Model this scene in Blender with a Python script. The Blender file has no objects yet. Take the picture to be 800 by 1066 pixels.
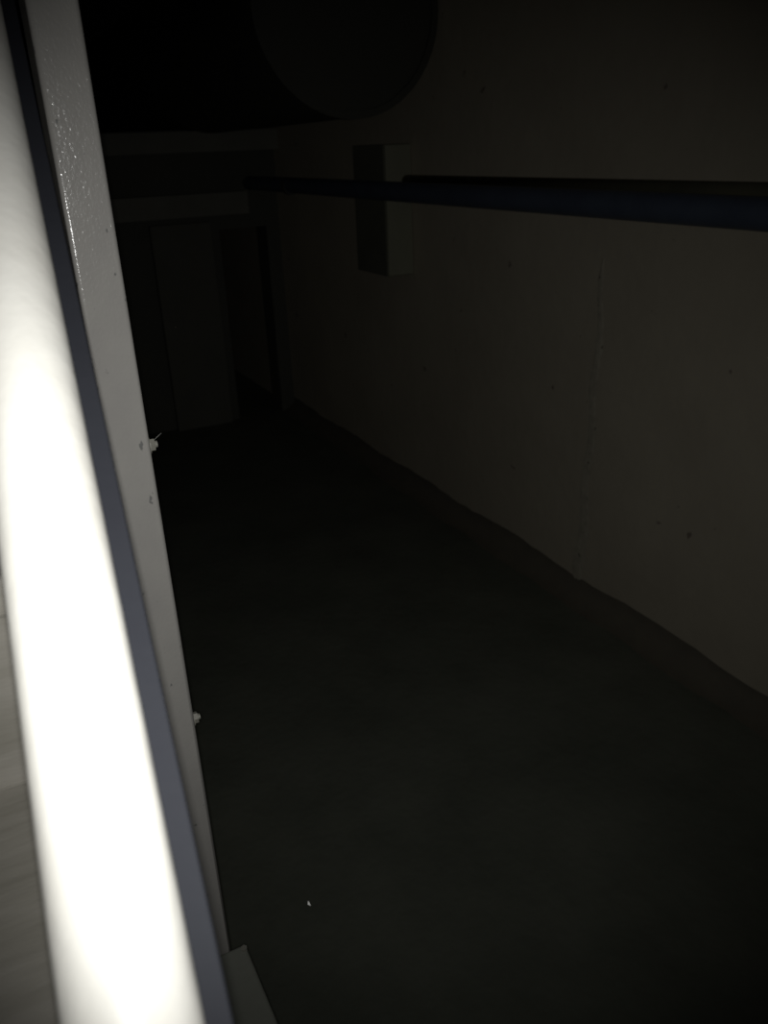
import bpy, bmesh, math, random
from mathutils import Vector, Matrix
random.seed(4)
C = bpy.context.scene
COL = C.collection

# ---------------------------------------------------------------- camera, light, exposure
F = 860.0                       # focal length in pixels of the 800 x 1066 frame
H = 1.70                        # eye height
up = -Vector((80, -1942, -860)).normalized()
ax = Vector((-480, 361, -860)); ax = (ax - up * ax.dot(up)).normalized()     # along the right wall, away
ay = up.cross(ax)
M = Matrix((ax, ay, up))        # camera -> world
EYE = Vector((0, 0, H))
cam_data = bpy.data.cameras.new('camera')
cam_data.sensor_fit = 'VERTICAL'; cam_data.sensor_height = 24.0
cam_data.lens = F / 1066 * 24.0
cam_data.clip_start = 0.01
cam_data.dof.use_dof = True; cam_data.dof.focus_distance = 0.9; cam_data.dof.aperture_fstop = 6.0
cam = bpy.data.objects.new('camera', cam_data); COL.objects.link(cam)
cam.matrix_world = Matrix.Translation(EYE) @ M.to_4x4()
C.camera = cam

W = bpy.data.worlds.new('world'); C.world = W; W.use_nodes = True
W.node_tree.nodes['Background'].inputs[0].default_value = (0.8, 0.9, 1, 1)
W.node_tree.nodes['Background'].inputs[1].default_value = 0.0

# the phone's own flash lamp, just left of the lens
FLASH_W = 16.8
fl = bpy.data.lights.new('flash', 'SPOT')
fl.energy = FLASH_W; fl.color = (1.0, 1.0, 0.98)
fl.spot_size = math.radians(85); fl.spot_blend = 1.0; fl.shadow_soft_size = 0.005
flo = bpy.data.objects.new('flash', fl); COL.objects.link(flo)
flo.matrix_world = Matrix.Translation(EYE + M @ Vector((-0.0008, 0.0, 0.0))) @ M.to_4x4()

C.view_settings.view_transform = 'Standard'
C.view_settings.look = 'None'
C.view_settings.exposure = 0.0
C.view_settings.gamma = 1.0
C.view_settings.use_curve_mapping = False


def ray(x, y):
    return M @ Vector((x - 400, 533 - y, -F)).normalized()

# ---------------------------------------------------------------- materials
def mat(name, col, rough=0.7, metal=0.0, spec=0.5, var=None, vscale=5.0, bump=0.0, bscale=40.0,
        stretch=(1, 1, 1), spots=None, sscale=30.0, spot_cut=0.75, coat=0.0, bdetail=4.0):
    m = bpy.data.materials.new(name); m.use_nodes = True
    nt = m.node_tree; b = nt.nodes['Principled BSDF']
    b.inputs['Roughness'].default_value = rough
    b.inputs['Metallic'].default_value = metal
    b.inputs['Specular IOR Level'].default_value = spec
    b.inputs['Coat Weight'].default_value = coat
    b.inputs['Base Color'].default_value = (*col, 1)
    tc = nt.nodes.new('ShaderNodeTexCoord')
    mp = nt.nodes.new('ShaderNodeMapping'); mp.inputs['Scale'].default_value = stretch
    nt.links.new(tc.outputs['Object'], mp.inputs['Vector'])
    out = None
    if var:
        n = nt.nodes.new('ShaderNodeTexNoise'); n.inputs['Scale'].default_value = vscale
        n.inputs['Detail'].default_value = 8; n.inputs['Roughness'].default_value = 0.6
        nt.links.new(mp.outputs[0], n.inputs['Vector'])
        r = nt.nodes.new('ShaderNodeValToRGB')
        r.color_ramp.elements[0].position = 0.32; r.color_ramp.elements[1].position = 0.68
        r.color_ramp.elements[0].color = (*var, 1); r.color_ramp.elements[1].color = (*col, 1)
        nt.links.new(n.outputs['Fac'], r.inputs[0]); out = r.outputs[0]
    if spots:
        n = nt.nodes.new('ShaderNodeTexNoise'); n.inputs['Scale'].default_value = sscale
        n.inputs['Detail'].default_value = 3
        nt.links.new(mp.outputs[0], n.inputs['Vector'])
        r = nt.nodes.new('ShaderNodeValToRGB')
        r.color_ramp.elements[0].position = spot_cut; r.color_ramp.elements[1].position = spot_cut + 0.03
        r.color_ramp.elements[0].color = (0, 0, 0, 1); r.color_ramp.elements[1].color = (1, 1, 1, 1)
        nt.links.new(n.outputs['Fac'], r.inputs[0])
        mx = nt.nodes.new('ShaderNodeMixRGB')
        nt.links.new(r.outputs[0], mx.inputs[0])
        if out: nt.links.new(out, mx.inputs[1])
        else: mx.inputs[1].default_value = (*col, 1)
        mx.inputs[2].default_value = (*spots, 1)
        out = mx.outputs[0]
    if out: nt.links.new(out, b.inputs['Base Color'])
    if bump:
        n = nt.nodes.new('ShaderNodeTexNoise'); n.inputs['Scale'].default_value = bscale
        n.inputs['Detail'].default_value = bdetail
        nt.links.new(mp.outputs[0], n.inputs['Vector'])
        bp = nt.nodes.new('ShaderNodeBump'); bp.inputs['Strength'].default_value = 1.0
        bp.inputs['Distance'].default_value = bump
        nt.links.new(n.outputs['Fac'], bp.inputs['Height'])
        nt.links.new(bp.outputs[0], b.inputs['Normal'])
    return m

m_wall = mat('plastered concrete', (.60, .54, .42), .9, var=(.52, .465, .36), vscale=2.2, bump=.002, bscale=18, spots=(.3, .25, .2), sscale=14, spot_cut=.70)
m_floor = mat('dark floor', (.175, .185, .145), .9, var=(.125, .135, .105), vscale=3, bump=.003, bscale=30)
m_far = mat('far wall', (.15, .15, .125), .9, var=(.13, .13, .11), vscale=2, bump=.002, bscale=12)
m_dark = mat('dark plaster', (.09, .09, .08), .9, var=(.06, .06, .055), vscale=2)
m_seam = mat('filled joint', (.62, .57, .45), .95, var=(.46, .42, .33), vscale=25, bump=.002, bscale=60, spots=(.22, .20, .15), sscale=38, spot_cut=.66)
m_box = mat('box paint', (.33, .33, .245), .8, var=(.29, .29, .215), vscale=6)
m_box_shade = mat('box side shade', (.20, .20, .15), .85, var=(.16, .16, .12), vscale=6)  # darker copy of the box paint, shade of the side painted in
m_blue = mat('blue paint', (.105, .13, .18), .5, var=(.085, .105, .15), vscale=9, bump=.001, bscale=40)
m_cond = mat('dull conduit', (.19, .18, .12), .7, var=(.13, .13, .09), vscale=8)
m_duct = mat('duct metal', (.085, .085, .068), .75, var=(.08, .08, .065), vscale=3)
m_beam = mat('grey beam paint', (.29, .285, .24), .7, var=(.24, .235, .2), vscale=5)
m_white = mat('thick white paint', (.86, .845, .79), .45, var=(.80, .78, .72), vscale=14, bump=.0006, bscale=60, spots=(.60, .56, .50), sscale=80, spot_cut=.72)
m_post = mat('glossy grey paint', (.305, .295, .275), .16, var=(.28, .27, .255), vscale=25, bump=.00026, bscale=430, bdetail=3, spots=(.15, .15, .145), sscale=85, spot_cut=.685, stretch=(1, 1, .7))
m_bolt = mat('painted bolt', (.20, .195, .165), .5, bump=.0004, bscale=300)
m_ledge = mat('ledge paint', (.165, .17, .145), .7, var=(.15, .155, .13), vscale=8, bump=.0008, bscale=60)
m_step = mat('streaked step', (.36, .34, .30), .8, var=(.27, .255, .215), vscale=3.2, bump=.001, bscale=10, stretch=(9, 1.5, 9))
m_scrap = mat('bright scrap', (.8, .8, .78), .3, metal=.6)
m_wire = mat('thin wire', (.22, .22, .2), .5)
m_shade_strip = mat('dark blue-grey shade', (.023, .0245, .030), .7, spec=.12, var=(.0215, .0225, .028), vscale=14, bump=.0004, bscale=80)  # shadow beside the handrail tube, put into a dark colour
m_clamp = mat('dull clamp', (.10, .10, .09), .6)

# ---------------------------------------------------------------- mesh helpers
def bx(bm, x0, x1, y0, y1, z0, z1):
    r = bmesh.ops.create_cube(bm, size=1)
    for v in r['verts']:
        v.co = Vector(((x0 + x1) / 2 + v.co.x * (x1 - x0), (y0 + y1) / 2 + v.co.y * (y1 - y0), (z0 + z1) / 2 + v.co.z * (z1 - z0)))
    return r['verts']

def obj(name, bm, m, parent=None, smooth=False, bevel=0.0, seg=3):
    if bevel:
        bmesh.ops.bevel(bm, geom=list(bm.edges), offset=bevel, segments=seg, affect='EDGES', profile=.5)
    bmesh.ops.recalc_face_normals(bm, faces=bm.faces)
    me = bpy.data.meshes.new(name); bm.to_mesh(me); bm.free()
    me.materials.append(m)
    if smooth:
        for p in me.polygons: p.use_smooth = True
    o = bpy.data.objects.new(name, me); COL.objects.link(o)
    if parent:
        o.parent = parent
        o.matrix_parent_inverse = Matrix.Translation(-parent.location)
    return o

def thing(name, label, cat, loc, group=None):
    o = bpy.data.objects.new(name, None); COL.objects.link(o); o.location = loc
    o['label'] = label; o['category'] = cat
    if group: o['group'] = group
    return o

def tag(o, label, cat, group=None):
    o['label'] = label; o['category'] = cat
    if group: o['group'] = group
    return o

def struct(name, bm, m):
    o = obj(name, bm, m); o['kind'] = 'structure'; return o

def tube(bm, pts, r, n=48, cap=True):
    """swept round tube through pts"""
    pts = [Vector(p) for p in pts]
    rings = []
    ref = None
    for i, p in enumerate(pts):
        d = ((pts[min(i + 1, len(pts) - 1)] - pts[max(i - 1, 0)])).normalized()
        if ref is None:
            ref = Vector((0, 0, 1)) if abs(d.z) < .9 else Vector((0, 1, 0))
        u = (ref - d * ref.dot(d)).normalized(); w = d.cross(u); ref = u
        rr = r(i) if callable(r) else r
        rings.append([bm.verts.new(p + (u * math.cos(a) + w * math.sin(a)) * rr) for a in [k * 2 * math.pi / n for k in range(n)]])
    for a, b in zip(rings, rings[1:]):
        for k in range(n):
            bm.faces.new((a[k], a[(k + 1) % n], b[(k + 1) % n], b[k]))
    if cap:
        bm.faces.new(rings[0]); bm.faces.new(rings[-1])

def hexprism(bm, c, axis, r, h, n=6):
    c = Vector(c); axis = Vector(axis).normalized()
    u = axis.orthogonal().normalized(); w = axis.cross(u)
    a = [bm.verts.new(c + (u * math.cos(k * 2 * math.pi / n) + w * math.sin(k * 2 * math.pi / n)) * r) for k in range(n)]
    b = [bm.verts.new(v.co + axis * h) for v in a]
    for k in range(n): bm.faces.new((a[k], a[(k + 1) % n], b[(k + 1) % n], b[k]))
    bm.faces.new(a); bm.faces.new(b)

# ---------------------------------------------------------------- setting
D = 2.0                        # right wall at y = -D
XF = 5.42                      # far wall
XB, XV = -1.6, 8.2
YL = 1.0
CZ = 3.05
bm = bmesh.new(); bx(bm, XB - .2, XV + .2, -D - .2, YL + .2, -.2, 0); struct('floor', bm, m_floor)
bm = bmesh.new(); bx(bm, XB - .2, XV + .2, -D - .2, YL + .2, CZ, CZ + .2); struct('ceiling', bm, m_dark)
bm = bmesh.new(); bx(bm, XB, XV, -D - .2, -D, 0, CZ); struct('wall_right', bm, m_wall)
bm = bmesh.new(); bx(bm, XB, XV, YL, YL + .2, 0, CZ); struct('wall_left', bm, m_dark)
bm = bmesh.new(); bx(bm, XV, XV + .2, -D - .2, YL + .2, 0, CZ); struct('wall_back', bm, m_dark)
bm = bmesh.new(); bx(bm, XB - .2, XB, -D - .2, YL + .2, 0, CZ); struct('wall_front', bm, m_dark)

# far wall: low, open above, with a tall opening beside the right wall
def on_x(px, py, X):
    r = ray(px, py); return EYE + r * (X / r.x)
def on_y(px, py, Y):
    r = ray(px, py); return EYE + r * (Y / r.y)
yo0 = on_x(246, 400, XF).y; yo1 = on_x(292, 400, XF).y
ztop = on_x(180, 136, XF).z
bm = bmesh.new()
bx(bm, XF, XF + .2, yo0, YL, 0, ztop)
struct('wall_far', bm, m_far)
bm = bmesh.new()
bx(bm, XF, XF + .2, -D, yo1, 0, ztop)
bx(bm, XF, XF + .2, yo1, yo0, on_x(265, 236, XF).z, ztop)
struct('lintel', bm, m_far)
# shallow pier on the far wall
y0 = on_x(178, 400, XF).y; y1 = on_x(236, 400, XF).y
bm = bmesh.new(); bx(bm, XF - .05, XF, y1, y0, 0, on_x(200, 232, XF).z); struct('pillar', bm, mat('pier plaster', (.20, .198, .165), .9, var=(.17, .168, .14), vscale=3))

# curb of rough mortar where right wall meets the floor
bm = bmesh.new()
n = 120; prev = None
for i in range(n + 1):
    x = XB + (XF - XB) * i / n
    a = .05 + .008 * math.sin(i * .7) + random.uniform(-.004, .004)
    b = .045 + .008 * math.sin(i * .43 + 1) + random.uniform(-.004, .004)
    a += .045; b += .035
    row = [bm.verts.new((x, -D + a * (1 - math.sin(t)), b * (1 - math.cos(t)))) for t in [k * math.pi / 16 for k in range(9)]]
    if prev:
        for k in range(8): bm.faces.new((prev[k], prev[k + 1], row[k + 1], row[k]))
    prev = row
o = obj('baseboard_right', bm, mat('mortar fillet', (.19, .17, .13), .95, var=(.16, .145, .115), vscale=12), smooth=True); o['kind'] = 'structure'

# filled vertical joint on the right wall, slightly proud and ragged
bm = bmesh.new()
xs = 2.27; n = 70; prev = None
for i in range(n + 1):
    z = .02 + (1.30) * i / n
    w = .008 + .024 * (1 - i / n) ** .7 + random.uniform(-.004, .004)
    c = xs + .008 * math.sin(i * .31) + (.03 if z < .95 else 0) * (0.95 - z)
    row = [bm.verts.new((c - w, -D, z)), bm.verts.new((c - w * .4, -D + .0012, z)), bm.verts.new((c + w * .5, -D + .001, z)), bm.verts.new((c + w, -D, z))]
    if prev:
        for k in range(3): bm.faces.new((prev[k], row[k], row[k + 1], prev[k + 1]))
    prev = row
o = obj('trim_1', bm, m_seam); o['kind'] = 'structure'

# ---------------------------------------------------------------- white handrail
P = (M @ Vector((-606, 1561, -860))).normalized()
e1 = P.cross(ray(61, 1066)).normalized(); e2 = P.cross(ray(214, 1066)).normalized()
half = math.acos(max(-1, min(1, e1.dot(e2)))) / 2
RP = 0.0215
dist = RP / math.sin(half)
mid = (ray(61, 1066) - P * P.dot(ray(61, 1066))).normalized() + (ray(214, 1066) - P * P.dot(ray(214, 1066))).normalized()
foot = EYE + mid.normalized() * dist        # nearest point of the axis to the eye
rail = thing('handrail', 'thick white painted handrail tube, brightly lit, slanting up past the grey upright', 'handrail', foot + P * -.55 - Vector((0, 0, 0)))
bm = bmesh.new()
S0, S1 = -.55, (CZ - .02 - foot.z) / P.z
N = 90
bendpts = [foot + P * (S0 + (S1 - S0) * i / N) for i in range(N + 1)]
tube(bm, bendpts, RP, 64)
obj('rail_tube', bm, m_white, rail, smooth=True)
# added dark strip standing in for the shadow beside the tube
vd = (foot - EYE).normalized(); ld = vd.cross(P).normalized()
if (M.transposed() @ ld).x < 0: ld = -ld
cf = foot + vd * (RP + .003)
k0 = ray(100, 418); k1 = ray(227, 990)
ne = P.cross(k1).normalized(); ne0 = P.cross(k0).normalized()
def lat(nrm):       # lateral offset where the edge plane cuts the shadow strip
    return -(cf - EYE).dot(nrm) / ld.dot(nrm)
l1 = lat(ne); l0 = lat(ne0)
print('flat', l0, l1, foot, dist)
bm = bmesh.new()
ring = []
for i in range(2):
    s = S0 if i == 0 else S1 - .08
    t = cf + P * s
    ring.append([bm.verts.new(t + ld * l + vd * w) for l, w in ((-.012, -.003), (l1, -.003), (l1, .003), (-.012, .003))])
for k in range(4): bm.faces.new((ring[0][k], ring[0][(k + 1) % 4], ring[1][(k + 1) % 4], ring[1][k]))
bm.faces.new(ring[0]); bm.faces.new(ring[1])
o = obj('shade_strip', bm, m_shade_strip, rail, bevel=.001, seg=2); o['label'] = 'dark blue-grey strip standing in for the shadow of the white tube'
# supports out of frame: lower on the ledge, upper on the stairs
LZ = H - .905
STEP_H = .65
def step_plane_z(x): return H - STEP_H / P2.z_n + x * P2.slope
class P2: pass
P2.slope = P.z / P.x; P2.z_n = P.x / math.hypot(P.x, P.z)

# ---------------------------------------------------------------- stairs on the left of the rail
RUN = .25; RISE = RUN * P2.slope
z_at0 = step_plane_z(0)
xstart = -z_at0 / P2.slope
stairs = thing('staircase', 'pale grey-brown streaked steps beneath the white handrail', 'stairs', (xstart, .5, 0))
SY0, SY1 = -.03, YL - .003
prof = []
nst = 15
off = .06
for i in range(nst):
    x = xstart + off + i * RUN; z = i * RISE
    prof.append((x, z)); prof.append((x, z + RISE - .03))
end = (xstart + off + nst * RUN, nst * RISE - .03)
prof.append(end)
prof.append((end[0], max(0, end[1] - .16)))
prof.append((xstart + off + RUN * 1.2, 0))
bm = bmesh.new()
a = [bm.verts.new((x, SY0 + .02, z)) for x, z in prof]; b = [bm.verts.new((x, SY1, z)) for x, z in prof]
bm.faces.new(a); bm.faces.new(b)
for i in range(len(a)):
    j = (i + 1) % len(a); bm.faces.new((a[i], a[j], b[j], b[i]))
obj('flight', bm, m_step, stairs)
for i in range(nst):
    bm = bmesh.new(); x = xstart + off + i * RUN
    z = (i + 1) * RISE
    bx(bm, x - .025, x + RUN, SY0, SY1, z - .03, z)
    obj('tread', bm, m_step, stairs, bevel=.004, seg=2)
# rail supports (outside the picture)
p = foot + P * -.50
bm = bmesh.new(); tube(bm, [(p.x, p.y, (int((p.x - xstart - off) // RUN) + 1) * RISE), (p.x, p.y, p.z)], .014, 24); obj('baluster', bm, m_white, rail, smooth=True)
bm = bmesh.new(); p = foot + P * S1
bmesh.ops.create_cone(bm, cap_ends=True, segments=32, radius1=.045, radius2=.045, depth=.008, matrix=Matrix.Translation((p.x, p.y, CZ - .0045)))
obj('ceiling_flange', bm, m_white, rail)

# ---------------------------------------------------------------- ledge under the grey upright
LE = .742
LYR = -.148
ledge = thing('ledge', 'dim grey ledge block at the foot of the grey steel upright', 'ledge', (0, LYR / 2, 0))
bm = bmesh.new(); bx(bm, -.7, LE, LYR, -.035, 0, LZ); obj('block', bm, m_ledge, ledge, bevel=.004, seg=3)
bm = bmesh.new(); q = on_x(257, 996, .73)
hexprism(bm, (LE - .008, LYR + .004, LZ - .001), (0, 0, 1), .0042, .004); obj('bolt', bm, m_bolt, ledge)

# ---------------------------------------------------------------- grey steel upright
PX = LE + .001
PYL, PYR = -.124 * PX, -.1755 * PX
post = thing('steel_upright', 'glossy grey painted square steel upright with bolts along its side', 'post', (PX + .02, (PYL + PYR) / 2, 0))
bm = bmesh.new()
vs = bx(bm, PX, PX + .042, PYR, PYL, 0, CZ)
ed = [e for e in bm.edges if abs(e.verts[0].co.z - e.verts[1].co.z) > 1]
bmesh.ops.bevel(bm, geom=ed, offset=.0035, segments=5, affect='EDGES', profile=.5)
o = obj('tube', bm, m_post, post, smooth=True)
for p in o.data.polygons: p.use_smooth = p.area < .02
for (px, py) in ((158, 463), (200, 748)):
    z = on_x(px, py, PX + .012).z
    xb = PX + .012
    bm = bmesh.new(); hexprism(bm, (xb, PYR + .0005, z), (0, -1, 0), .0085, .0016, 24)
    w = obj('washer', bm, m_bolt, post)
    bm = bmesh.new(); hexprism(bm, (xb, PYR - .001, z), (0, -1, 0), .0062, .0046)
    bb = obj('nut', bm, m_bolt, post)
    bm = bmesh.new(); hexprism(bm, (xb, PYR - .006, z), (0, -1, 0), .0032, .0022, 16)
    obj('bolt_end', bm, m_bolt, post)
# loose strand on the upper bolt
zb = on_x(158, 463, PX + .012).z
a = Vector((PX + .010, PYR - .006, zb + .005)); b = on_x(168, 451, PX + .010)
bm = bmesh.new(); tube(bm, [a, a.lerp(b, .5) + Vector((0, 0, .0003)), b], .00025, 8); obj('wire_strand', bm, m_wire, post, smooth=True)

# ---------------------------------------------------------------- wall box, blue pipe, conduit
XW = 3.61
BT = on_x(402, 150, XW).z; BB = on_x(402, 289, XW).z
BY = on_x(402, 200, XW).y
XE = on_y(373, 284, BY).x
box = thing('wall_box', 'dull oblong box standing out from the right wall behind the blue pipe', 'box', ((XW + XE) / 2, -D, BB))
bm = bmesh.new(); bx(bm, XW + .012, XE, -D + .001, BY, BB, BT); obj('housing', bm, m_box_shade, box, bevel=.006)
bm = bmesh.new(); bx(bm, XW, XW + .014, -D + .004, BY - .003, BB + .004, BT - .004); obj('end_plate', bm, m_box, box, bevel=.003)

RB = .043
py = BY + RB + .003
zt = on_y(800, 204, py).z; zb_ = on_y(800, 242, py).z
pz = (zt + zb_) / 2
pz2 = (on_y(440, 190, py).z + on_y(440, 212, py).z) / 2
RB = (zt - zb_) / 2 * .98
print('blue', pz, pz2, RB)
pipe = thing('blue_pipe', 'long dark blue pipe running level along the right wall', 'pipe', (1.5, py, pz))
bm = bmesh.new(); tube(bm, [(x, py, pz + (pz2 - pz) * (x - 1.5) / 1.9) for x in [XB + i * .35 for i in range(21) if XB + i * .35 < XF]] + [(XF, py, pz2)], RB, 48)
obj('pipe_run', bm, m_blue, pipe, smooth=True)
for x in (-.9, .4, 4.7):
    bm = bmesh.new(); tube(bm, [(x - .02, py, pz), (x + .02, py, pz)], RB + .004, 32); c = obj('pipe_clamp', bm, m_clamp, pipe, smooth=False)
    bm = bmesh.new(); tube(bm, [(x, py - RB, pz), (x, -D + .0005, pz)], .008, 12); obj('clamp_stem', bm, m_clamp, c, smooth=True)
zc1 = on_y(800, 190, -1.95).z
rc = .028
bm = bmesh.new(); tube(bm, [(XB, -D + rc, zc1 - rc), (XW - .002, -D + rc, zc1 - rc)], rc, 24)
tag(obj('conduit', bm, m_cond, None, smooth=True), 'thin dull conduit on the right wall just above the blue pipe', 'conduit')

# ---------------------------------------------------------------- round duct high at the far end
XD = 3.35
c0 = on_x(378, 6, XD); e = on_x(262, 20, XD); rd = (on_x(378, 124, XD) - c0).length
if c0.y - rd < -D + .01: c0.y = -D + rd + .012
print('duct', c0, rd)
duct = thing('ventilation_duct', 'big round dark duct end hanging high beyond the blue pipe', 'duct', (XD + 1, c0.y, c0.z))
bm = bmesh.new(); tube(bm, [(XD, c0.y, c0.z), (XD + .02, c0.y, c0.z), (XV, c0.y, c0.z)], rd * .985, 96); obj('duct_tube', bm, m_duct, duct, smooth=False)
bm = bmesh.new()
n = 96
for (r0, r1, x0, x1) in ((rd * .93, rd, XD - .012, XD + .03),):
    rings = []
    for (r, x) in ((r0, x0), (r1, x0), (r1, x1), (r0, x1)):
        rings.append([bm.verts.new((x, c0.y + r * math.cos(k * 2 * math.pi / n), c0.z + r * math.sin(k * 2 * math.pi / n))) for k in range(n)])
    for q in range(4):
        a, b = rings[q], rings[(q + 1) % 4]
        for k in range(n): bm.faces.new((a[k], a[(k + 1) % n], b[(k + 1) % n], b[k]))
obj('end_flange', bm, m_duct, duct)
for x in (XD + .4, XD + 3):
    bm = bmesh.new(); bx(bm, x - .015, x + .015, c0.y - .015, c0.y + .015, c0.z + rd * .97, CZ); obj('hanger', bm, m_clamp, duct)

# ---------------------------------------------------------------- level beams across the far wall
def beam(yt, yb, xr, label):
    zt_, zb2 = on_x(190, yt, XF - .1).z, on_x(190, yb, XF - .1).z
    yr = max(-D + .002, on_x(xr, (yt + yb) / 2, XF - .1).y)
    bm = bmesh.new()
    h = zt_ - zb2
    # channel section: web and two flanges
    bx(bm, XF - .10, XF - .09, yr, YL - .002, zb2, zt_)
    bx(bm, XF - .09, XF - .001, yr, YL - .002, zb2, zb2 + .01)
    bx(bm, XF - .09, XF - .001, yr, YL - .002, zt_ - .01, zt_)
    tag(obj('channel_beam', bm, m_beam), label, 'beam')
beam(137, 159, 372, 'upper of two faint grey channel beams across the dark far wall')
beam(203, 227, 259, 'lower of two faint grey channel beams, ending left of the dark opening')

# ---------------------------------------------------------------- small glinting scrap on the floor
r = ray(321.5, 941); p = EYE + r * (-H / r.z)
print('scrap', p)
bm = bmesh.new()
q = [(-.010, -.003, .001), (-.004, .004, .004), (.003, -.001, .010), (.011, .003, .003), (.006, -.006, .001)]
vs = [bm.verts.new(Vector(c) * .8 + Vector((p.x, p.y, 0))) for c in q]
bm.faces.new((vs[0], vs[1], vs[2])); bm.faces.new((vs[0], vs[2], vs[4])); bm.faces.new((vs[2], vs[3], vs[4]))
o = obj('metal_scrap', bm, m_scrap)
sm = o.modifiers.new('thick', 'SOLIDIFY'); sm.thickness = .0006
tag(o, 'tiny crumpled bright scrap lying alone on the dark floor', 'scrap')
